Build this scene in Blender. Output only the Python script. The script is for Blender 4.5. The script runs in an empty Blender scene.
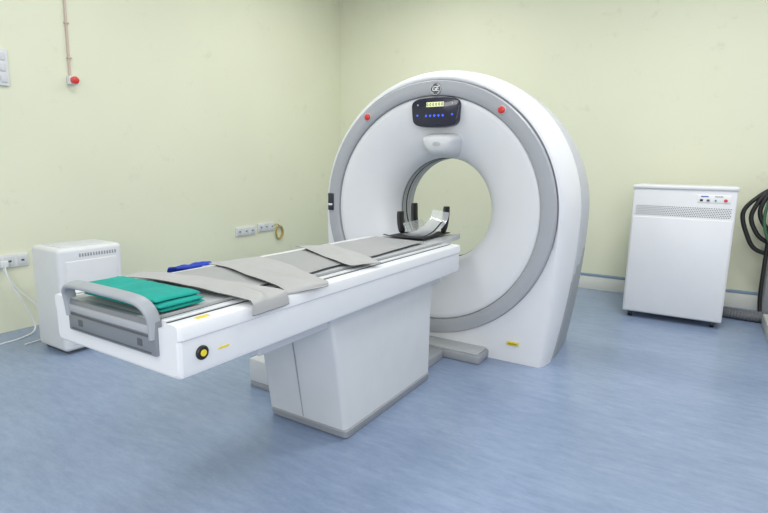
import bpy, bmesh, math, random
from mathutils import *
random.seed(4)
R=math.radians
scn=bpy.context.scene
scn.view_settings.view_transform='Standard'
scn.view_settings.look='None'

# ---------------------------------------------------------------- materials
def rgb(r,g,b):
    def c(v):
        v/=255.
        return v/12.92 if v<=.04045 else ((v+.055)/1.055)**2.4
    return (c(r),c(g),c(b),1)
def mat(name,col,rough=.5,metal=0,var=.04,scale=8,bump=0,bscale=60,emit=0,alpha=1,coat=0):
    m=bpy.data.materials.new(name); m.use_nodes=True
    nt=m.node_tree; b=nt.nodes['Principled BSDF']
    tc=nt.nodes.new('ShaderNodeTexCoord'); n=nt.nodes.new('ShaderNodeTexNoise')
    n.inputs['Scale'].default_value=scale; n.inputs['Detail'].default_value=4
    nt.links.new(tc.outputs['Object'],n.inputs['Vector'])
    r=nt.nodes.new('ShaderNodeValToRGB')
    c=rgb(*col)
    r.color_ramp.elements[0].position=.3; r.color_ramp.elements[1].position=.7
    r.color_ramp.elements[0].color=tuple(x*(1-var) for x in c[:3])+(1,)
    r.color_ramp.elements[1].color=tuple(min(1,x*(1+var)) for x in c[:3])+(1,)
    nt.links.new(n.outputs['Fac'],r.inputs['Fac'])
    nt.links.new(r.outputs['Color'],b.inputs['Base Color'])
    b.inputs['Roughness'].default_value=rough; b.inputs['Metallic'].default_value=metal
    b.inputs['Coat Weight'].default_value=coat
    if alpha<1: b.inputs['Alpha'].default_value=alpha
    if emit:
        b.inputs['Emission Color'].default_value=c; b.inputs['Emission Strength'].default_value=emit
    if bump:
        n2=nt.nodes.new('ShaderNodeTexNoise'); n2.inputs['Scale'].default_value=bscale; n2.inputs['Detail'].default_value=3
        nt.links.new(tc.outputs['Object'],n2.inputs['Vector'])
        bp=nt.nodes.new('ShaderNodeBump'); bp.inputs['Strength'].default_value=bump; bp.inputs['Distance'].default_value=.01
        nt.links.new(n2.outputs['Fac'],bp.inputs['Height']); nt.links.new(bp.outputs['Normal'],b.inputs['Normal'])
    return m
WHITE=mat('white_enamel',(225,227,230),.4,var=.01)
WHITE2=mat('white_plastic',(221,223,225),.42,var=.015)
OFFW=mat('off_white_plastic',(209,212,215),.45,var=.02)
GREYR=mat('grey_ring',(170,173,178),.38,var=.015)
SHADESH=mat('shaded_shell',(186,189,194),.42,var=.015)  # grey-white rear shell, darkened in base colour to imitate its shaded flank
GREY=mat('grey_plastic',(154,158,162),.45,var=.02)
LGREY=mat('light_grey_plastic',(186,189,191),.4,var=.02)
HGREY=mat('handle_grey',(160,165,171),.4,var=.02)
MGREY=mat('mid_grey_plastic',(120,123,128),.45,var=.02)
DGREY=mat('dark_grey_plastic',(85,88,92),.5,var=.03)
BLACK=mat('black_plastic',(22,22,25),.45,var=.05)
RUB=mat('black_rubber',(38,39,42),.7,var=.08)
NAVY=mat('navy_panel',(14,17,46),.22,var=.04,coat=.5)
LIME=mat('pale_display',(214,222,168),.4,emit=.5)
DIGI=mat('digit_dark',(60,70,40),.5)
BLUEB=mat('blue_key',(70,100,225),.4,emit=.6)
RED=mat('red_button',(215,45,45),.3,var=.03,coat=.4)
YEL=mat('yellow_label',(225,205,45),.5)
TEAL=mat('teal_cloth',(12,156,143),.85,var=.10,scale=12,bump=.25,bscale=90)
BLUEC=mat('blue_cloth',(26,58,165),.8,var=.15,scale=14,bump=.3,bscale=60)
MAT=mat('grey_vinyl_pad',(160,161,161),.6,var=.03,scale=6,bump=.08,bscale=12)
MAT2=mat('grey_vinyl_strap',(174,174,173),.6,var=.03,scale=6,bump=.15,bscale=14)
HEM=mat('dark_hem',(112,114,117),.7,var=.05)
PANELG=mat('grey_metal_panel',(138,142,148),.38,metal=.3)
YELC=mat('yellowed_cable',(176,160,88),.5)
GREENC=mat('green_cable',(60,105,75),.6)
PINKC=mat('pinkish_conduit',(200,180,170),.5)
HOSE=mat('grey_hose',(105,108,113),.6)
CREAM=mat('cream_plastic',(200,200,192),.5)
BASEB=mat('skirting_paint',(222,224,216),.5,var=.03)
BLUEL=mat('skirting_blue',(135,156,180),.5)
FILM=mat('clear_film',(232,236,240),.08,alpha=.4,coat=.6)
SHELLM=mat('pale_translucent_plastic',(205,210,214),.1,alpha=.3,coat=.8)
LABELW=mat('label_white',(235,235,235),.5,var=.01)
BLUEL2=mat('label_blue',(60,90,190),.5)

def wallmat():
    m=mat('cream_wall_paint',(226,228,204),.75,var=.02,scale=1.1,bump=.05,bscale=120)
    nt=m.node_tree; b=nt.nodes['Principled BSDF']
    tc=nt.nodes.new('ShaderNodeTexCoord')
    prev=b.inputs['Base Color'].links[0].from_socket
    for sc,det,p0,p1,f,col in ((5,8,.60,.74,.38,(196,195,174)),(2.2,10,.62,.70,.25,(208,206,188)),(19,4,.72,.78,.5,(176,171,154))):
        n=nt.nodes.new('ShaderNodeTexNoise'); n.inputs['Scale'].default_value=sc; n.inputs['Detail'].default_value=det; n.inputs['Roughness'].default_value=.7
        nt.links.new(tc.outputs['Object'],n.inputs['Vector'])
        r=nt.nodes.new('ShaderNodeValToRGB'); r.color_ramp.elements[0].position=p0; r.color_ramp.elements[1].position=p1
        r.color_ramp.elements[0].color=(0,0,0,1); r.color_ramp.elements[1].color=(f,f,f,1)
        nt.links.new(n.outputs['Fac'],r.inputs['Fac'])
        mx=nt.nodes.new('ShaderNodeMixRGB')
        nt.links.new(r.outputs['Color'],mx.inputs['Fac']); nt.links.new(prev,mx.inputs['Color1'])
        mx.inputs['Color2'].default_value=rgb(*col); prev=mx.outputs['Color']
    nt.links.new(prev,b.inputs['Base Color'])
    return m
WALL=wallmat()
def floormat():
    m=bpy.data.materials.new('blue_vinyl_floor'); m.use_nodes=True
    nt=m.node_tree; b=nt.nodes['Principled BSDF']; N=nt.nodes.new; Lk=nt.links.new
    tc=N('ShaderNodeTexCoord')
    def streak(sx,sy,sc,det,rough=.7):
        mp=N('ShaderNodeMapping'); mp.inputs['Scale'].default_value=(sx,sy,1); Lk(tc.outputs['Object'],mp.inputs['Vector'])
        n=N('ShaderNodeTexNoise'); n.inputs['Scale'].default_value=sc; n.inputs['Detail'].default_value=det; n.inputs['Roughness'].default_value=rough
        Lk(mp.outputs['Vector'],n.inputs['Vector']); return n
    def ramp(src,p0,c0,p1,c1):
        r=N('ShaderNodeValToRGB'); e=r.color_ramp.elements
        e[0].position=p0; e[0].color=c0; e[1].position=p1; e[1].color=c1; Lk(src.outputs['Fac'],r.inputs['Fac']); return r
    def mul(a,b_,f):
        mx=N('ShaderNodeMixRGB'); mx.blend_type='MULTIPLY'; mx.inputs['Fac'].default_value=f
        Lk(a.outputs['Color'],mx.inputs['Color1']); Lk(b_.outputs['Color'],mx.inputs['Color2']); return mx
    base=ramp(streak(3.0,11,2.6,10,.75),.28,rgb(130,148,176),.72,rgb(154,170,196))
    fine=ramp(streak(16,34,3,6),.35,(.87,.89,.91,1),.65,(1,1,1,1))
    broad=ramp(streak(.35,1.0,1.2,3),.40,(.72,.75,.80,1),.60,(1,1,1,1))
    scuff=ramp(streak(1,1,3.5,10,.8),.58,(1,1,1,1),.70,(.80,.82,.85,1))
    o=mul(mul(mul(base,fine,.5),broad,.45),scuff,.6)
    Lk(o.outputs['Color'],b.inputs['Base Color'])
    b.inputs['Roughness'].default_value=.25
    return m
FLOOR=floormat()

# ---------------------------------------------------------------- helpers
def link(o): scn.collection.objects.link(o); return o
def finish(o,parent=None,label=None,smooth=True,ang=35):
    me=o.data
    if smooth:
        for p in me.polygons: p.use_smooth=True
        me.set_sharp_from_angle(angle=R(ang))
    link(o)
    if parent is not None: o.parent=parent
    if label: o['label']=label
    return o
def mesh(name,vs,fs,mats,parent=None,label=None,smooth=True,mi=None,ang=35):
    me=bpy.data.meshes.new(name); me.from_pydata([tuple(v) for v in vs],[],fs)
    if not isinstance(mats,(list,tuple)): mats=[mats]
    for m in mats: me.materials.append(m)
    if mi:
        for p,i in zip(me.polygons,mi): p.material_index=i
    bm=bmesh.new(); bm.from_mesh(me); bmesh.ops.recalc_face_normals(bm,faces=bm.faces); bm.to_mesh(me); bm.free()
    return finish(bpy.data.objects.new(name,me),parent,label,smooth,ang)
def boxbm(bm,x0,x1,y0,y1,z0,z1,bev=0,seg=3,mi=0):
    b=bmesh.new()
    bmesh.ops.create_cube(b,size=1)
    for v in b.verts:
        v.co=Vector(((x0+x1)/2+v.co.x*(x1-x0),(y0+y1)/2+v.co.y*(y1-y0),(z0+z1)/2+v.co.z*(z1-z0)))
    if bev: bmesh.ops.bevel(b,geom=b.edges[:],offset=bev,segments=seg,affect='EDGES',profile=.5)
    for f in b.faces: f.material_index=mi
    t=bpy.data.meshes.new('t'); b.to_mesh(t); b.free(); bm.from_mesh(t); bpy.data.meshes.remove(t)
def boxes(name,lst,mats,parent=None,label=None,bev=.004,seg=2,rot=None,piv=None):
    bm=bmesh.new()
    for b in lst: boxbm(bm,*b[:6],bev=b[6] if len(b)>6 else bev,seg=seg,mi=b[7] if len(b)>7 else 0)
    if rot is not None:
        p=Vector(piv)
        for v in bm.verts: v.co=rot@(v.co-p)+p
    me=bpy.data.meshes.new(name); bm.to_mesh(me); bm.free()
    if not isinstance(mats,(list,tuple)): mats=[mats]
    for m in mats: me.materials.append(m)
    return finish(bpy.data.objects.new(name,me),parent,label)
def box(name,x0,x1,y0,y1,z0,z1,m,parent=None,label=None,bev=.004,seg=3,rot=None,piv=None):
    return boxes(name,[(x0,x1,y0,y1,z0,z1)],m,parent,label,bev,seg,rot,piv)
def loft(name,rings,mats,parent=None,label=None,closed=True,cap0=False,cap1=False,mi=None,ang=35):
    n=len(rings[0]); vs=[v for r in rings for v in r]; fs=[]
    for i in range(len(rings)-1):
        for j in range(n if closed else n-1):
            k=(j+1)%n
            fs.append((i*n+j,i*n+k,(i+1)*n+k,(i+1)*n+j))
    if cap0: fs.append(tuple(range(n)))
    if cap1: fs.append(tuple((len(rings)-1)*n+j for j in range(n))[::-1])
    ids=[mi(sum((Vector(vs[a]) for a in fc),Vector())/len(fc)) for fc in fs] if mi else None
    return mesh(name,vs,fs,mats,parent,label,True,ids,ang)
def smoothpath(pts,n=8):
    P=[Vector(p) for p in pts]; out=[]
    for i in range(len(P)-1):
        p0=P[max(i-1,0)];p1=P[i];p2=P[i+1];p3=P[min(i+2,len(P)-1)]
        for k in range(n):
            t=k/n
            out.append(.5*((2*p1)+(-p0+p2)*t+(2*p0-5*p1+4*p2-p3)*t*t+(-p0+3*p1-3*p2+p3)*t**3))
    out.append(P[-1]); return out
def tubegeo(pts,r,seg=10,off=0,rb=None,sq=1.0):
    vs=[];fs=[];up=None
    for i,p in enumerate(pts):
        t=(pts[min(i+1,len(pts)-1)]-pts[max(i-1,0)]).normalized()
        if up is None:
            a=Vector((0,0,1)) if abs(t.z)<.9 else Vector((1,0,0))
            up=(a-t*a.dot(t)).normalized()
        else: up=(up-t*up.dot(t)).normalized()
        s=t.cross(up)
        rr=r(i) if callable(r) else r
        r2=(rb(i) if callable(rb) else rb) or rr
        for k in range(seg):
            a=2*math.pi*k/seg; c_,s_=math.cos(a),math.sin(a)
            vs.append(p+up*(math.copysign(abs(c_)**sq,c_)*rr)+s*(math.copysign(abs(s_)**sq,s_)*r2))
    for i in range(len(pts)-1):
        for k in range(seg):
            k2=(k+1)%seg
            fs.append((off+i*seg+k,off+i*seg+k2,off+(i+1)*seg+k2,off+(i+1)*seg+k))
    fs.append(tuple(off+k for k in range(seg))); fs.append(tuple(off+(len(pts)-1)*seg+k for k in range(seg))[::-1])
    return vs,fs
def tube(name,pts,r,m,parent=None,label=None,seg=10,n=8,rb=None,sq=1.0):
    P=smoothpath(pts,n) if n else [Vector(p) for p in pts]
    vs,fs=tubegeo(P,r,seg,0,rb,sq)
    return mesh(name,vs,fs,m,parent,label)
def disc(name,c,r,depth,m,parent=None,label=None,axis='Y',bev=.003,seg=32,dome=0):
    D={'Y':Vector((0,-1,0)),'X':Vector((1,0,0)),'Z':Vector((0,0,1))}[axis]
    A={'Y':Vector((1,0,0)),'X':Vector((0,1,0)),'Z':Vector((1,0,0))}[axis]; B=D.cross(A)
    c=Vector(c); prof=[(r,0),(r,depth-bev),(r-bev,depth)]
    if dome: prof+= [(r*.7,depth+dome*.6),(r*.35,depth+dome*.9)]
    rings=[[c+D*d+A*(math.cos(2*math.pi*k/seg)*q)+B*(math.sin(2*math.pi*k/seg)*q) for k in range(seg)] for q,d in prof]
    return loft(name,rings,m,parent,label,True,True,True)
def text(name,s,loc,rot,size,m,parent=None,ext=.0008,align='CENTER',shear=0,off=0,space=1):
    cu=bpy.data.curves.new(name,'FONT'); cu.body=s; cu.size=size; cu.extrude=ext; cu.align_x=align; cu.align_y='CENTER'
    cu.shear=shear; cu.offset=off; cu.space_character=space
    o=bpy.data.objects.new(name+'_tmp',cu); scn.collection.objects.link(o)
    dg=bpy.context.evaluated_depsgraph_get()
    me=bpy.data.meshes.new_from_object(o.evaluated_get(dg)); bpy.data.objects.remove(o)
    me.materials.clear(); me.materials.append(m)
    me.transform(Matrix.Translation(Vector(loc))@Euler(rot).to_matrix().to_4x4())
    ob=bpy.data.objects.new(name,me); link(ob)
    if parent is not None: ob.parent=parent
    return ob
def thing(name,label,cat,loc=(0,0,0)):
    e=bpy.data.objects.new(name,None); e.empty_display_size=.1; link(e)
    e['label']=label; e['category']=cat
    return e
def tag(o,label,cat): o['label']=label; o['category']=cat; return o
def struct(o): o['kind']='structure'; return o

# ---------------------------------------------------------------- room
XL=-4.20; YB=5.68; XR=3.2; YF=-2.2; ZC=3.4
struct(box('floor',XL-.1,XR,YF,YB+.1,-.1,0,FLOOR,bev=0))
struct(box('wall_left',XL-.12,XL,YF,YB,0,ZC,WALL,bev=0))
struct(box('wall_back',XL-.12,XR,YB,YB+.12,0,ZC,WALL,bev=0))
struct(box('ceiling',XL-.1,XR,YF,YB+.1,ZC,ZC+.1,mat('ceiling_paint',(245,245,242),.8),bev=0))
struct(boxes('baseboard_back',[(XL,XR,YB-.03,YB,0,.14,.004,0),(XL,XR,YB-.034,YB,.14,.165,.003,1)],[BASEB,BLUEL]))

# ---------------------------------------------------------------- gantry
G=thing('ct_scanner_gantry','large white ring-shaped CT scanner gantry with grey face ring','medical scanner')
cx,cz=-1.56,.945
def outline(Ra,wb,Y,zb=0.0,top=0,sh=0.0):
    """arch-shaped section; sh pulls the lower part forward (toward -Y)"""
    c=cz-zb; pts=[]
    nb,ns,na=10,20,60
    for i in range(nb): pts.append((wb*i/nb,-c))
    for i in range(ns):
        z=-c*(1-i/ns); x=Ra-(Ra-wb)*(abs(z)/c)**1.9; pts.append((x,z))
    for i in range(na): a=math.pi*i/na; pts.append((Ra*math.cos(a),(Ra+top)*math.sin(a)))
    for i in range(ns):
        z=-c*(i/ns); x=Ra-(Ra-wb)*(abs(z)/c)**1.9; pts.append((-x,z))
    for i in range(nb): pts.append((-wb*(1-i/nb),-c))
    return [Vector((cx+x,Y-(sh*(-z/c)**1.4 if z<0 else 0),cz+z)) for x,z in pts]
REF=outline(.9,.8,0)
ANG=[math.atan2(v.z-cz,v.x-cx) for v in REF]
def circ(r,Y): return [Vector((cx+r*math.cos(a),Y,cz+r*math.sin(a))) for a in ANG]
def circN(r,Y,n=112): return [Vector((cx+r*math.cos(2*math.pi*k/n),Y,cz+r*math.sin(2*math.pi*k/n))) for k in range(n)]
SH=.12
fc=[circ(.846,3.16),circ(.848,3.135),outline(.856,.785,3.122,top=.004)]
for i in range(1,15):
    t=math.pi/2*i/14; s_,c_=math.sin(t),1-math.cos(t)
    fc.append(outline(.856+.070*s_,.785+.052*s_,3.122+.285*c_,top=.004+.009*s_,sh=SH*c_))
fc.append(outline(.918,.830,3.411,top=.013,sh=SH))
loft('front_cover',fc,WHITE,G,'glossy white rounded front cover',ang=60)
loft('face_ring',[circN(r,Y) for r,Y in [(.846,3.15),(.845,3.112),(.838,3.102),(.80,3.098),(.762,3.102),(.752,3.11),(.749,3.15)]],GREYR,G,'broad grey ring around the scanner face')
loft('bore_funnel',[circN(r,Y) for r,Y in [(.750,3.15),(.748,3.128),(.739,3.120),(.71,3.123),(.67,3.131),(.62,3.146),(.57,3.164),(.52,3.184),(.48,3.204),(.44,3.229),(.41,3.254),(.388,3.28),(.372,3.312),(.363,3.345),(.36,3.37)]],WHITE,G,'smooth white concave funnel around the bore',ang=60)
loft('bore_tube',[circN(r,Y) for r,Y in [(.36,3.37),(.36,3.56)]],LGREY,G,'pale inner tube of the bore',ang=60)
loft('scan_window',[circN(r,Y) for r,Y in [(.361,3.44),(.357,3.442),(.357,3.455),(.361,3.457)]],BLACK,G,'thin black slit ring inside the bore')
for y_ in (3.385,3.41,3.485): loft('bore_trim',[circN(r,Y) for r,Y in [(.361,y_),(.357,y_+.001),(.357,y_+.007),(.361,y_+.008)]],DGREY if y_<3.4 else GREY,G,'fine trim ring inside the bore')
loft('cover_seam',[outline(.918,.830,3.409,top=.013,sh=SH),outline(.912,.824,3.413,top=.013,sh=SH),outline(.912,.824,3.424,top=.012,sh=SH),outline(.922,.834,3.427,top=.012,sh=SH)],MGREY,G,'narrow dark grey joint between front and rear covers')
rc=[outline(.920,.834,3.425,sh=SH,top=.011)]
for i in range(15):
    t=math.pi/2*i/14; s_,c_=math.sin(t),math.cos(t)
    rc.append(outline(.86+.068*c_,.78+.060*c_,3.432+.490*s_,top=.011*c_,sh=SH*(1-s_)))
rc+=[circ(.70,3.94),circ(.66,3.92),circ(.50,3.74),circ(.36,3.56)]
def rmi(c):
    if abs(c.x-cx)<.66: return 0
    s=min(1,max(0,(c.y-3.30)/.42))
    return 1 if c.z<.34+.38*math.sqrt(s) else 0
loft('rear_cover',rc,[SHADESH,GREY],G,'rear cover with shade painted in grey and darker curved lower flank',mi=rmi,ang=60)
def tap(y,wt,wb_,z0,z1,q=.4,n=56,xc=0.0):
    out=[]
    for k in range(n):
        a=2*math.pi*k/n; c_,s_=math.cos(a),math.sin(a)
        sx=math.copysign(abs(c_)**q,c_); sz=math.copysign(abs(s_)**q,s_)
        w=(wt+wb_)/2+(wt-wb_)/2*sz
        zz=(z0+z1)/2+(z1-z0)/2*sz
        if sz>0: zz+=.014*(1-sx*sx)
        else: zz-=.006*(1-sx*sx)
        out.append(Vector((xc+w*sx,y,zz)))
    return out
DX=cx+.03
RT=Matrix.Rotation(R(-4),3,'X')
def tilt(r): return [RT@(v-Vector((cx,3.1,1.6)))+Vector((cx,3.1,1.6)) for v in r]
D=loft('control_display',[tilt(r) for r in (tap(3.15,.180,.155,1.500,1.670,xc=DX),tap(3.099,.180,.155,1.500,1.670,xc=DX),tap(3.096,.178,.153,1.502,1.668,xc=DX),tap(3.095,.175,.150,1.505,1.665,xc=DX))],NAVY,G,'dark blue rounded tapered control panel with lit display',cap0=True,cap1=True,ang=50)
rx=(R(86),0,0)
def tp(x,y,z): return RT@(Vector((x,y,z))-Vector((cx,3.1,1.6)))+Vector((cx,3.1,1.6))
def dbox(name,x0,x1,z0,z1,m,par): 
    return boxes(name,[(DX+x0,DX+x1,3.091,3.097,z0,z1,.0015)],m,par,rot=RT,piv=(cx,3.1,1.6))
W_=dbox('display_window',-.062,.062,1.620,1.650,LIME,D)
text('display_digits','0 0 0 0 0 0',tuple(tp(DX,3.0900,1.634)),rx,.027,DIGI,W_)
for i in range(5): disc('key_button',tp(DX-.060+i*.030,3.096,1.564),.0078,.004,BLUEB,D,bev=.001,seg=20)
for x in (-.125,.125): disc('key_button',tp(DX+x,3.096,1.568),.0068,.004,BLUEB,D,bev=.001,seg=20)
for x in (-.130,.12): dbox('indicator_lamp',x,x+.010,1.630,1.640,LGREY,D)
E=disc('round_emblem',(cx+.03,3.0995,1.732),.041,.003,DGREY,G,'round dark monogram emblem with curved pale letters')
ex,ez=cx+.03,1.732
loft('emblem_rim',[[Vector((ex+r*math.cos(2*math.pi*k/48),y,ez+r*math.sin(2*math.pi*k/48))) for k in range(48)] for r,y in [(.0375,3.0965),(.0375,3.0945),(.0352,3.0945),(.0352,3.0965)]],LABELW,E)
text('emblem_letters','GE',(ex-.003,3.0952,ez+.001),(R(90),0,0),.042,LABELW,E,ext=.0015,shear=.3,off=.0006,space=.84)
for k in range(4):
    a0=R(90*k+28); tube('emblem_swirl',[(ex+math.cos(a0+t)*(.0315-.004*t),3.0955,ez+math.sin(a0+t)*(.0315-.004*t)) for t in (0,.25,.5,.75)],.0016,LABELW,E,n=4)
for a in (128,53):
    x=cx+.797*math.cos(R(a)); z=cz+.797*math.sin(R(a))
    b=disc('emergency_button',(x,3.10,z),.027,.006,LGREY,G,'red round emergency stop button')
    disc('button_cap',(x,3.094,z),.021,.012,RED,b,dome=.004)
vis=[]
for (y,wt,wb2,zt,zb) in [(3.27,.155,.085,1.455,1.300),(3.20,.150,.080,1.452,1.305),(3.15,.143,.074,1.446,1.312),(3.115,.132,.066,1.436,1.322),(3.095,.118,.056,1.424,1.336),(3.085,.100,.046,1.412,1.350)]:
    ring=[]
    for k in range(48):
        a=2*math.pi*k/48; c_,s_=math.cos(a),math.sin(a)
        sx=math.copysign(abs(c_)**.5,c_); sz=math.copysign(abs(s_)**.5,s_)
        f=(sz+1)/2; w=wb2+(wt-wb2)*f**.7
        ring.append(Vector((cx+.055+w*sx,y,(zt+zb)/2+(zt-zb)/2*sz+.010*(1-sx*sx)*(1 if sz>0 else 0))))
    vis.append(ring)
V=loft('camera_visor',vis,OFFW,G,'small moulded hood above the bore',cap0=True,cap1=True,ang=50)
loft('visor_lens',[[Vector((cx+.055+w*math.cos(2*math.pi*k/24),y,1.384+.014*math.sin(2*math.pi*k/24))) for k in range(24)] for w,y in [(.030,3.10),(.030,3.084),(.025,3.082)]],LGREY,V,cap0=True,cap1=True)
P=box('name_plate',cx-.838,cx-.79,3.088,3.10,.905,1.03,NAVY,G,'dark name plate with white stripe on the ring',bev=.003)
box('plate_stripe',cx-.832,cx-.796,3.085,3.089,.94,.955,LABELW,P,bev=.001)
Wl=box('warning_label',cx+.59,cx+.665,3.114,3.127,.115,.135,YEL,G,'yellow warning label',bev=.001)
text('warning_text','CAUTION',(cx+.6275,3.1135,.125),(R(90),0,0),.013,BLACK,Wl)
boxes('foot_plate',[(-1.62,-1.09,2.95,3.14,0,.055,.012,0),(-1.60,-1.11,2.97,3.14,.055,.065,.003,1)],[GREY,LGREY],G,'light grey docking foot at the base')

# ---------------------------------------------------------------- patient table
T=thing('patient_table','long white motorised scanner patient table with grey end handle','medical table')
X0,X1,Y0,Y1,Z0,Z1=-1.83,-1.17,.85,2.78,.625,.785
XC=(X0+X1)/2
def tprof(Y,zt=Z1,zb=Z0,e=0,inn=.058,dz=.018):
    a=X1-e; b=X0+e
    return [Vector(p) for p in [(a-.020,Y,zb+e),(a-.010,Y,zb+.006+e),(a-.006,Y,zb+.02+e),(a-.006,Y,zt-.048),(a,Y,zt-.042),(a,Y,zt-.012),(a-.004,Y,zt-.003),(a-.014,Y,zt),(a-inn+.003,Y,zt),(a-inn,Y,zt-dz),
      (b+inn,Y,zt-dz),(b+inn-.003,Y,zt),(b+.014,Y,zt),(b+.004,Y,zt-.003),(b,Y,zt-.012),(b,Y,zt-.042),(b+.006,Y,zt-.048),(b+.006,Y,zb+.02+e),(b+.010,Y,zb+.006+e),(b+.020,Y,zb+e)]]
loft('table_cover',[tprof(Y0,e=.010),tprof(Y0+.004,e=.004),tprof(Y0+.012),tprof(1.8),tprof(Y1-.02),tprof(Y1-.004,e=.006),tprof(Y1,e=.014)],WHITE,T,'white moulded table cover',cap0=True,cap1=True,ang=25)
boxes('side_rail',[(X1-.073,X1-.058,Y0+.012,Y1-.02,.76,.7835,.002,1),(X1-.106,X1-.074,Y0+.012,Y1-.01,.76,.787,.004,0),(X1-.120,X1-.107,Y0+.012,Y1-.02,.76,.7835,.002,1)],[OFFW,RUB],T,'white guide rail between dark grooves')
boxes('side_rail',[(X0+.058,X0+.073,Y0+.012,Y1-.02,.76,.7835,.002,1),(X0+.074,X0+.106,Y0+.012,Y1-.01,.76,.787,.004,0),(X0+.107,X0+.120,Y0+.012,Y1-.02,.76,.7835,.002,1)],[OFFW,RUB],T,'white guide rail between dark grooves')
def cr(Y,w,zt=.793):
    n=12; top=[Vector((XC+w*(1-2*i/n),Y,zt-.010*(1-(1-2*i/n)**2))) for i in range(n+1)]
    bot=[Vector((XC-w*(1-2*i/n),Y,zt-.022-.010*(1-(1-2*i/n)**2))) for i in range(n+1)]
    return top+bot
loft('cradle',[cr(Y0-.005,.205),cr(Y0+.02,.21),cr(2.5,.21),cr(2.85,.20),cr(3.12,.17),cr(3.20,.14)],LGREY,T,'pale grey sliding cradle board',cap0=True,cap1=True)
PX0,PX1=-1.72,-1.262
EP=boxes('end_panel',[(PX0,PX1,Y0-.012,Y0+.02,.682,.788,.006,0),(PX0+.014,PX1-.014,Y0-.016,Y0,.748,.772,.003,1),(PX0+.02,PX1-.02,Y0-.0145,Y0,.737,.743,.001,2),(PX0+.02,PX1-.02,Y0-.0145,Y0,.690,.694,.001,2)],[PANELG,GREYR,DGREY],T,'grey metal slotted panel at the cradle end')
box('panel_slot',PX0+.06,PX0+.085,Y0-.0135,Y0-.008,.704,.726,DGREY,EP,bev=.002)
box('panel_slot',PX1-.085,PX1-.06,Y0-.0135,Y0-.008,.704,.726,DGREY,EP,bev=.002)
HX0,HX1=PX0+.012,PX1-.012
hp=[(HX0,Y0-.002,.735),(HX0-.002,Y0-.006,.785),(HX0+.006,Y0-.014,.820),(HX0+.035,Y0-.020,.840),(HX0+.09,Y0-.024,.847),((HX0+HX1)/2,Y0-.026,.849),(HX1-.09,Y0-.024,.847),(HX1-.035,Y0-.020,.840),(HX1-.006,Y0-.014,.820),(HX1+.002,Y0-.006,.785),(HX1,Y0-.002,.735)]
tube('end_handle',hp,.009,HGREY,T,'flat arched grey handle loop at the cradle end',seg=20,rb=.020,sq=.7)
K=disc('round_knob',(X1-.008,.925,.69),.021,.010,BLACK,T,'black round knob with yellow centre',axis='X')
disc('knob_centre',(X1+.002,.925,.69),.010,.003,YEL,K,axis='X',bev=.001)
box('caution_sticker',X1-.0065,X1-.0045,.985,1.025,.681,.687,YEL,T,'small yellow caution sticker',bev=0)
box('caution_sticker',X1-.040,X1-.022,.93,.975,Z1-.001,Z1+.0015,YEL,T,'small yellow caution sticker',bev=0)
box('under_beam',-1.70,-1.28,1.25,2.75,.55,.63,OFFW,T,'recessed beam under the table top',bev=.01)
def ped(z,f,k=0,mx=-1.255): 
    a,b=-1.715+k,mx-k; r=.02
    y0=f+k; y1=2.58-k
    pts=[]
    for (x,y,a0) in ((b-r,y0+r,-90),(b-r,y1-r,0),(a+r,y1-r,90),(a+r,y0+r,180)):
        for i in range(5):
            t=R(a0+i*22.5); pts.append(Vector((x+r*math.cos(t),y+r*math.sin(t),z)))
    return pts
PD=loft('pedestal',[ped(.05,1.74),ped(.35,1.69),ped(.60,1.64),ped(.625,1.64)],OFFW,T,'white box-shaped lift pedestal',cap0=True,cap1=True)
loft('kick_strip',[ped(0,1.76,.006),ped(.008,1.75,0),ped(.042,1.742,-.003),ped(.05,1.742,.004)],GREY,PD,'grey kick strip around the pedestal foot',cap0=True,cap1=True)
sv=[Vector((-1.50,1.74-.003,.055)),Vector((-1.497,1.74-.003,.055)),Vector((-1.497,1.64-.003,.60)),Vector((-1.50,1.64-.003,.60))]
mesh('panel_seam',sv+[v+Vector((0,.01,0)) for v in sv],[(0,1,2,3),(4,5,6,7),(0,1,5,4),(2,3,7,6),(1,2,6,5),(0,3,7,4)],GREY,PD,smooth=False)
boxes('side_foot',[(-2.06,-1.72,1.93,2.45,.03,.165,.015,0),(-2.055,-1.72,1.935,2.445,0,.032,.004,1)],[OFFW,GREY],T,'low white foot housing with grey strip')
box('base_rail',-1.62,-1.33,2.58,2.93,0,.06,GREY,T,'low grey base rail toward the gantry',bev=.008)

# ---------------------------------------------------------------- mats and cloths
def hn(x,y,s=1.0): return noise.noise(Vector((x*s,y*s,1.7)))
def slab(name,grid,th,mats,hemw=0):
    nu=len(grid)-1; nv=len(grid[0])-1; vs=[];fs=[];mi=[]
    for s in (0,1):
        for i in range(nu+1):
            for j in range(nv+1): vs.append(grid[i][j]-Vector((0,0,s*th)))
    n=(nu+1)*(nv+1); W=nv+1
    for s in (0,1):
        for i in range(nu):
            for j in range(nv):
                a=s*n+i*W+j; q=(a,a+1,a+W+1,a+W); fs.append(q if s else q[::-1]); mi.append(1 if (s==0 and (j<hemw or j>=nv-hemw)) else 0)
    def edge(l):
        for a,b in zip(l,l[1:]): fs.append((a,b,b+n,a+n)); mi.append(1)
    edge([j for j in range(W)]); edge([nu*W+j for j in range(W)]); edge([i*W for i in range(nu+1)]); edge([i*W+nv for i in range(nu+1)])
    return mesh(name,vs,fs,mats,ang=70,mi=mi)
base=.797
g=[]
for i in range(121):
    v=i/120; y=1.13+1.53*v; row=[]
    xl=-1.735+.03*v+.006*hn(1,y,4); xr=-1.31-.04*v+.014*hn(5,y,5)
    for j in range(41):
        u=j/40; x=xl+(xr-xl)*u; row.append(Vector((x,y+.02*(1-u),base+.004+.002*hn(x,y,6))))
    g.append(row)
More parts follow.
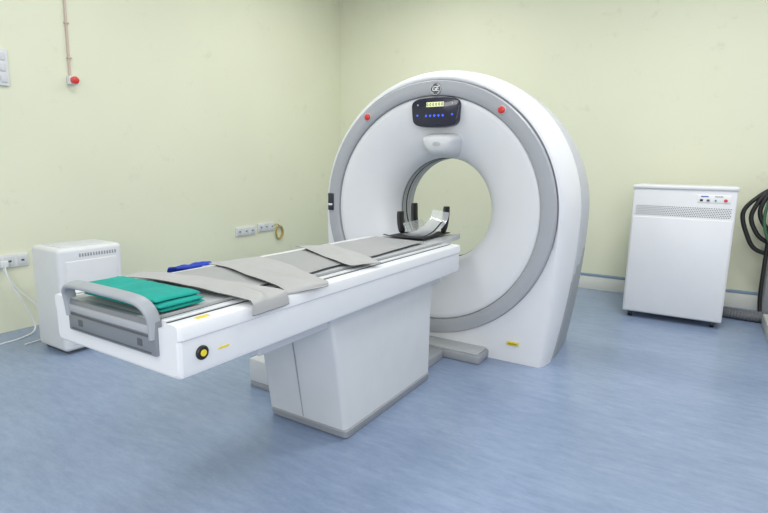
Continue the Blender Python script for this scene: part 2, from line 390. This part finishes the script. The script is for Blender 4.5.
tag(slab('table_pad',g,.003,[MAT,HEM]),'long thin grey vinyl pad along the cradle','pad')
def strap(name,path,w0,w1,m,label,seed=0,amp=.004,ridge=0.0,th=.0025,curl=.004):
    """soft fabric band with straight square ends, gentle folds and slightly lifted edges"""
    P_=smoothpath(path,12); g=[]; N_=len(P_)
    t0=(P_[-1]-P_[0]); t0=Vector((t0.x,t0.y,0)).normalized()
    for i,p in enumerate(P_):
        t=P_[min(i+1,N_-1)]-P_[max(i-1,0)]; t=Vector((t.x,t.y,0))
        t=(t.normalized()*.4+t0*.6).normalized() if t.length>1e-5 else t0
        s=Vector((-t.y,t.x,0))
        u=i/(N_-1); w=(w0+(w1-w0)*u)*(1+.04*hn(seed,u*2.6)); row=[]
        for j in range(37):
            v=j/36*2-1
            q=p+s*(w*.5*v)
            q.z+=amp*(.5+hn(q.x+seed,q.y,8))
            q.z+=curl*abs(v)**7*(.5+.5*math.sin(u*7+seed+(2 if v>0 else 0)))
            q.z+=ridge*math.exp(-((v-.45*math.sin(u*4+seed))/.22)**2)*math.sin(math.pi*min(1,u*1.1))
            row.append(q)
        g.append(row)
    return tag(slab(name,g,th,[m,HEM],hemw=0),label,'strap')
b=base+.011
strap('restraint_strap',[(-1.82,1.12,b-.004),(-1.70,1.15,b),(-1.56,1.175,b+.001),(-1.42,1.18,b+.001),(-1.30,1.18,b+.001),(-1.22,1.185,b-.002),(-1.180,1.19,b-.005),(-1.163,1.19,b-.012),(-1.157,1.19,b-.028),(-1.156,1.19,b-.050)],.11,.18,MAT2,'wide soft grey strap draping over the near side rail',1,ridge=.008)
strap('restraint_strap',[(-1.735,1.56,b),(-1.62,1.54,b+.001),(-1.48,1.49,b+.002),(-1.36,1.44,b+.001),(-1.27,1.41,b),(-1.20,1.39,b-.003),(-1.168,1.38,b-.008),(-1.158,1.378,b-.022)],.24,.18,MAT2,'wide soft grey strap lying flat across the pad',4,ridge=.006)
strap('restraint_strap',[(-1.735,2.10,b),(-1.62,2.06,b),(-1.48,1.98,b+.001),(-1.36,1.91,b+.001),(-1.27,1.86,b-.002),(-1.22,1.84,b-.005)],.20,.16,MAT2,'soft grey strap laid loosely on the far pad',7,ridge=.004)
def folded(name,x0,x1,y0,y1,z0,layers,th,m,rotz=0,seed=0,namp=.009,ns_=8,edge=.014):
    vs=[];fs=[]
    nu,nv=56,20
    for L in range(layers):
        off=len(vs); ox=.010*math.sin(L*2.3+seed); oy=.006*math.cos(L*1.7+seed)
        ring=[]
        for i in range(nu+1):
            u=i/nu; x=x0+(x1-x0)*u+ox
            prof=[]
            for k in range(2*nv):
                a=2*math.pi*k/(2*nv); c_,s_=math.cos(a),math.sin(a)
                e=max(0,(abs(2*u-1)-.9)/.1)
                taper=math.sqrt(max(.06,1-e**2))
                yy=(y0+y1)/2+oy+(y1-y0)/2*math.copysign(abs(c_)**.4,c_)
                zz=z0+th*(L+.5)+th*.56*math.copysign(abs(s_)**.7,s_)*taper+namp*hn(x+L*.1,yy,ns_)*(L/layers+.2)+.3*namp*hn(x,yy+L,ns_*3)
                prof.append(Vector((x,yy+edge*hn(x,L*3.1+seed,5),zz)))
            ring.append(prof)
        for p in ring: vs+=p
        n=2*nv
        for i in range(nu):
            for k in range(n):
                k2=(k+1)%n; fs.append((off+i*n+k,off+i*n+k2,off+(i+1)*n+k2,off+(i+1)*n+k))
        fs.append(tuple(off+k for k in range(n))); fs.append(tuple(off+nu*n+k for k in range(n))[::-1])
    if rotz:
        c=Vector(((x0+x1)/2,(y0+y1)/2,0)); Rm=Matrix.Rotation(R(rotz),3,'Z'); vs=[Rm@(v-c)+c for v in vs]
    return mesh(name,vs,fs,m,ang=75)
tag(folded('folded_drape',-1.68,-1.285,.868,1.025,.797,3,.014,TEAL,rotz=1,namp=.006,ns_=9,edge=.006),'neatly folded teal green surgical drape tucked behind the end handle','cloth')
# blue cloth slung over the far table edge, mostly on the hidden side
g=[]
for i in range(33):
    y=1.33+.18*i/32; row=[]
    pr=smoothpath([(-1.818,y,.793),(-1.836,y,.799),(-1.860,y,.797),(-1.885,y,.785),(-1.893,y,.75),(-1.890,y,.70)],6)
    for j,p in enumerate(pr):
        p=p.copy(); p.z+=.007*hn(p.x*2,y,15)+.004*hn(p.x,y,40); p.y+=.010*hn(p.x,p.z,12); row.append(p)
    g.append(row)
tag(slab('bundled_cloth',g,.006,[BLUEC,BLUEC]),'blue bundled cloth slung over the far table edge','cloth')

# ---------------------------------------------------------------- head holder
HH=thing('head_holder','slim clear head holder with dark side pads at the cradle tip','head support')
hx=-1.545
def ush(Y,r,t,lift=0,a0=200,a1=350):
    out=[]
    for k in range(21):
        a=R(a0+k*(a1-a0)/20); out.append(Vector((hx+r*math.cos(a),Y,.806+r*1.15+lift+r*1.15*math.sin(a))))
    for k in range(21):
        a=R(a1-k*(a1-a0)/20); out.append(Vector((hx+(r-t)*math.cos(a),Y,.806+r*1.15+lift+(r-t)*1.15*math.sin(a))))
    return out
loft('holder_shell',[ush(2.88,.086,.003),ush(2.89,.090,.004),ush(3.14,.094,.004),ush(3.16,.090,.003)],SHELLM,HH,'clear curved plastic shell',cap0=True,cap1=True)
for x,y,h in ((-.114,2.92,.145),(-.114,3.11,.19),(.114,3.10,.18)):
    p=smoothpath([(hx+x*.92,y,.804),(hx+x*1.05,y,.80+h*.5),(hx+x*1.08,y,.80+h)],8); n_=len(p)
    f_=lambda i,n_=n_: .3+.7*math.sqrt(max(0,1-(abs(2*i/(n_-1)-1.15)/1.15)**4))
    vs,fs=tubegeo(p,lambda i:.018*f_(i),16,0,lambda i:.036*f_(i))
    mesh('side_pad',vs,fs,BLACK,HH,'thick rounded black foam pad')
box('holder_base',hx-.12,hx+.13,2.76,3.16,.797,.804,RUB,HH,'dark padding sheet',bev=.003)
vsF=[];ff=[]
F=smoothpath([(hx+.06,2.74,.812),(hx+.12,2.78,.822),(hx+.165,2.84,.86),(hx+.180,2.90,.91),(hx+.160,2.97,.955)],6)
for p in F: vsF+= [p+Vector((-.06,-.03,.016)),p+Vector((-.02,.01,.002)),p+Vector((.02,.05,-.006))]
for i in range(len(F)-1):
    for j in (0,1): ff.append((3*i+j,3*i+j+1,3*i+j+4,3*i+j+3))
mesh('clear_film',vsF,ff,FILM,HH,'transparent glossy plastic film')
tube('chin_strap',[(hx-.16,2.78,.804),(hx-.06,2.72,.806),(hx+.05,2.71,.808),(hx+.13,2.74,.815),(hx+.175,2.80,.845),(hx+.195,2.88,.90)],.003,BLACK,HH,'loose dark flat strap',rb=.010)

# ---------------------------------------------------------------- power cabinet
C=thing('power_cabinet','white metal equipment cabinet on casters beside the wall','cabinet')
cx0,cx1,cy0,cy1=-.482,.24,4.75,5.40
box('cabinet_body',cx0,cx1,cy0,cy1,.05,1.10,WHITE2,C,'white painted sheet metal body',bev=.012)
box('top_lid',cx0-.006,cx1+.006,cy0-.01,cy1,1.095,1.125,WHITE2,C,'thin overhanging lid',bev=.01)
box('front_panel',cx0+.012,cx1-.012,cy0-.008,cy0+.01,.06,.865,WHITE,C,'flat lower front panel',bev=.004)
sl=[]
for r_ in range(6):
    z=.884+r_*.0135
    for i in range(42):
        x=cx0+.03+i*.0158+(.0079 if r_%2 else 0)
        sl.append((x,x+.0072,cy0-.002,cy0+.004,z,z+.0062,0))
boxes('vent_grille',sl,DGREY,C,'finely perforated ventilation band',bev=0)
cp=box('control_plate',-.02,.20,cy0-.004,cy0+.004,1.0,1.06,LABELW,C,'thin control plate with switches and labels',bev=.002)
box('blue_label',0,.05,cy0-.006,cy0-.003,1.044,1.052,BLUEL2,cp,bev=.0005)
box('rocker_switch',-.005,.015,cy0-.008,cy0-.003,1.010,1.026,BLACK,cp,bev=.002)
box('rocker_switch',.04,.06,cy0-.008,cy0-.003,1.010,1.026,DGREY,cp,bev=.002)
disc('green_lamp',(.10,cy0-.004,1.018),.007,.006,TEAL,cp)
disc('red_lamp',(.165,cy0-.004,1.02),.012,.008,RED,cp)
text('plate_text','POWER',(.12,cy0-.005,1.047),(R(90),0,0),.015,DGREY,cp)
for x in (cx0+.06,cx1-.06):
    for y in (cy0+.05,cy1-.06):
        w=disc('caster_wheel',(x-.015,y,.026),.026,.030,BLACK,C,'small black swivel caster',axis='X')
        box('caster_fork',x-.022,x+.022,y-.022,y+.022,.040,.056,DGREY,w,bev=.003)

# ---------------------------------------------------------------- air purifier
U=thing('air_purifier','white boxy air purifier with slotted vent near the top','appliance')
ux0,ux1,uy0,uy1,uz=-3.69,-3.35,1.60,2.02,.69
box('purifier_body',ux0,ux1,uy0,uy1,.02,uz,WHITE2,U,'white rounded plastic housing',bev=.028,seg=6)
box('plinth',ux0+.03,ux1-.03,uy0+.03,uy1-.03,0,.03,DGREY,U,bev=.004)
box('side_panel',ux1-.004,ux1+.005,uy0+.045,uy1-.045,.06,uz-.085,WHITE2,U,'flat side panel',bev=.004)
boxes('vent_slot',[(ux1-.004,ux1+.002,uy0+.13+i*.018,uy0+.140+i*.018,uz-.062,uz-.040) for i in range(14)],GREY,U,'narrow strip of vent slots near the top',bev=.001)
box('top_panel',ux0+.05,ux1-.05,uy0+.05,uy1-.05,uz-.002,uz+.004,OFFW,U,'flat top lid',bev=.002)

# ---------------------------------------------------------------- wall fittings (left wall)
xw=XL
SP=box('switch_panel',xw,xw+.02,1.58,1.795,1.74,1.985,WHITE2,None,bev=.004)
tag(SP,'white modular wall switch panel with rocker switches','switch')
for j in range(3):
    for i in range(4):
        box('rocker',xw+.018,xw+.027,1.592+i*.049,1.630+i*.049,1.762+j*.074,1.810+j*.074,OFFW,SP,bev=.003)
EM=thing('emergency_switch','red push button on a white wall box fed by surface conduit','switch')
box('switch_box',xw,xw+.05,2.185,2.245,1.81,1.87,WHITE2,EM,bev=.006)
disc('push_button',(xw+.05,2.215,1.84),.027,.03,RED,EM,'red mushroom push button',axis='X',dome=.006)
tube('surface_conduit',[(xw+.010,2.21,1.87),(xw+.010,2.215,2.6),(xw+.010,2.22,ZC)],.008,PINKC,EM,'thin pinkish brown surface conduit',n=2)
for z in (2.0,2.25,2.45): box('conduit_clip',xw,xw+.022,2.198,2.230,z,z+.012,PINKC,EM,bev=.002)
def outlet(y0,y1,z0,z1,label,n):
    o=box('wall_outlet',xw,xw+.018,y0,y1,z0,z1,WHITE2,None,bev=.004); tag(o,label,'socket')
    w=(y1-y0)/n
    for i in range(n):
        q=box('socket_module',xw+.016,xw+.024,y0+w*i+.012,y0+w*(i+1)-.012,z0+.015,z1-.015,OFFW,o,bev=.003)
        box('pin_hole',xw+.023,xw+.0255,y0+w*(i+.5)-.010,y0+w*(i+.5)+.010,z0+(z1-z0)*.42,z0+(z1-z0)*.56,DGREY,q,bev=.002)
    return o
outlet(1.55,1.80,.47,.565,'white wall socket plate with a plugged-in cable',3)
outlet(3.80,4.08,.475,.57,'long white wall socket plate low on the cream wall',3)
outlet(4.12,4.38,.495,.59,'white wall socket plate beside a cable coil',3)
PC=thing('power_cable','white power cord plugged in and trailing to the floor','cable')
box('plug',xw+.024,xw+.07,1.60,1.65,.48,.53,WHITE2,PC,bev=.008)
tube('cord',[(xw+.06,1.625,.50),(xw+.09,1.63,.40),(xw+.12,1.70,.2),(xw+.15,1.74,.03),(xw+.25,1.6,.006),(xw+.3,1.3,.006),(xw+.5,1.0,.006)],.0055,WHITE,PC)
tube('cord',[(xw+.06,1.61,.49),(xw+.08,1.66,.35),(xw+.13,1.80,.15),(xw+.22,1.84,.03),(xw+.36,1.76,.008),(xw+.42,1.55,.008)],.005,WHITE,PC)
CC=thing('cable_coil','small coil of yellowed cable hanging on the wall','cable')
for k in range(3):
    ring=[Vector((xw+.006+.009*k,4.46+.05*math.cos(a)*(1+.08*k),.46+.07*math.sin(a)*(1+.05*k))) for a in [2*math.pi*i/32 for i in range(33)]]
    tube('coil_loop',ring,.006,YELC,CC,n=0)
box('coil_hook',xw,xw+.035,4.45,4.47,.52,.535,LGREY,CC,bev=.002)
tube('coil_tail',[(xw+.02,4.36,.55),(xw+.03,4.41,.56),(xw+.03,4.46,.53)],.006,YELC,CC)

# ---------------------------------------------------------------- right side fittings
DU=boxes('cable_duct',[(.56,.76,5.50,5.64,0,1.12,.006,0),(.555,.765,5.495,5.64,1.10,1.13,.004,1)],[GREY,LGREY])
tag(DU,'grey vertical metal cable duct against the wall','duct')
HB=thing('cable_bundle','thick black and green cables hanging in loops beside the duct','cable')
loops=[(.325,.90,.58,0,BLACK),(.385,.88,.66,1,BLACK),(.440,.92,.74,2,BLACK),(.475,.86,.56,3,GREENC),(.515,.90,.68,4,BLACK)]
for xm,zm,zb_,k,m_ in loops:
    tube('hanging_cable',[(.66,5.46-.016*k,1.17+.004*k),(.58,5.44-.016*k,1.15),((xm+.58)/2-.02,5.43-.016*k,1.05+.01*k),(xm,5.42-.016*k,zm),(xm+.05,5.42-.016*k,(zm+zb_)/2-.04),(xm+.13,5.43-.016*k,zb_),(.62,5.45-.016*k,zb_-.03),(.70,5.46-.016*k,zb_+.05)],.018 if m_ is BLACK else .012,m_,HB,seg=14)
tube('hanging_cable',[(.60,5.44,1.13),(.535,5.42,.9),(.525,5.42,.5),(.53,5.42,.12),(.57,5.40,.016),(.75,5.38,.016)],.016,BLACK,HB)
FH=thing('floor_hose','grey corrugated hose running along the floor from the cabinet','hose')
for k,(z,y) in enumerate(((.04,5.30),(.04,5.21))):
    P_=smoothpath([(.26,y,z),(.5,y-.03,z),(.8,y+.02,z),(1.4,y-.02,z)],24)
    vs,fs=tubegeo(P_,lambda i:.032+.005*(i%2),12)
    mesh('corrugated_hose',vs,fs,HOSE,FH)
PL=box('low_plinth',.53,.95,3.3,5.10,0,.10,CREAM,None,bev=.01); tag(PL,'low cream painted platform on the floor','platform')

# ---------------------------------------------------------------- lights
def area(name,loc,sx,sy,e,rot=(0,0,0),col=(1,1,1)):
    l=bpy.data.lights.new(name,'AREA'); l.shape='RECTANGLE'; l.size=sx; l.size_y=sy; l.energy=e; l.color=col
    o=bpy.data.objects.new(name,l); o.location=loc; o.rotation_euler=rot; link(o); return o
for x,y,e in ((-2.6,-.6,17),(-.4,-.9,16),(2.0,-.6,14),(-2.4,2.0,22),(1.6,1.8,14),(-2.6,4.2,24),(.1,3.5,44)):
    area('ceiling_light',(x,y,ZC-.06),.8,.8,e,col=(1,.998,.985))
area('camera_side_key',(.8,-1.5,2.0),2.2,1.8,66,rot=(R(76),0,R(34)),col=(1,1,.99))  # soft key added on the camera side, standing in for lights behind
w=bpy.data.worlds.new('World'); scn.world=w; w.use_nodes=True
w.node_tree.nodes['Background'].inputs[0].default_value=(.97,.98,1,1); w.node_tree.nodes['Background'].inputs[1].default_value=.62

# ---------------------------------------------------------------- camera
cd=bpy.data.cameras.new('camera'); cam=bpy.data.objects.new('camera',cd); link(cam)
cd.sensor_width=36; cd.lens=24; cd.clip_start=.05
M3=Matrix.Rotation(R(31.5),3,'Z')@Matrix.Rotation(R(90-9.75),3,'X')@Matrix.Rotation(R(1.0),3,'Z')
cam.matrix_world=Matrix.Translation((0,0,1.22))@M3.to_4x4()
scn.camera=cam
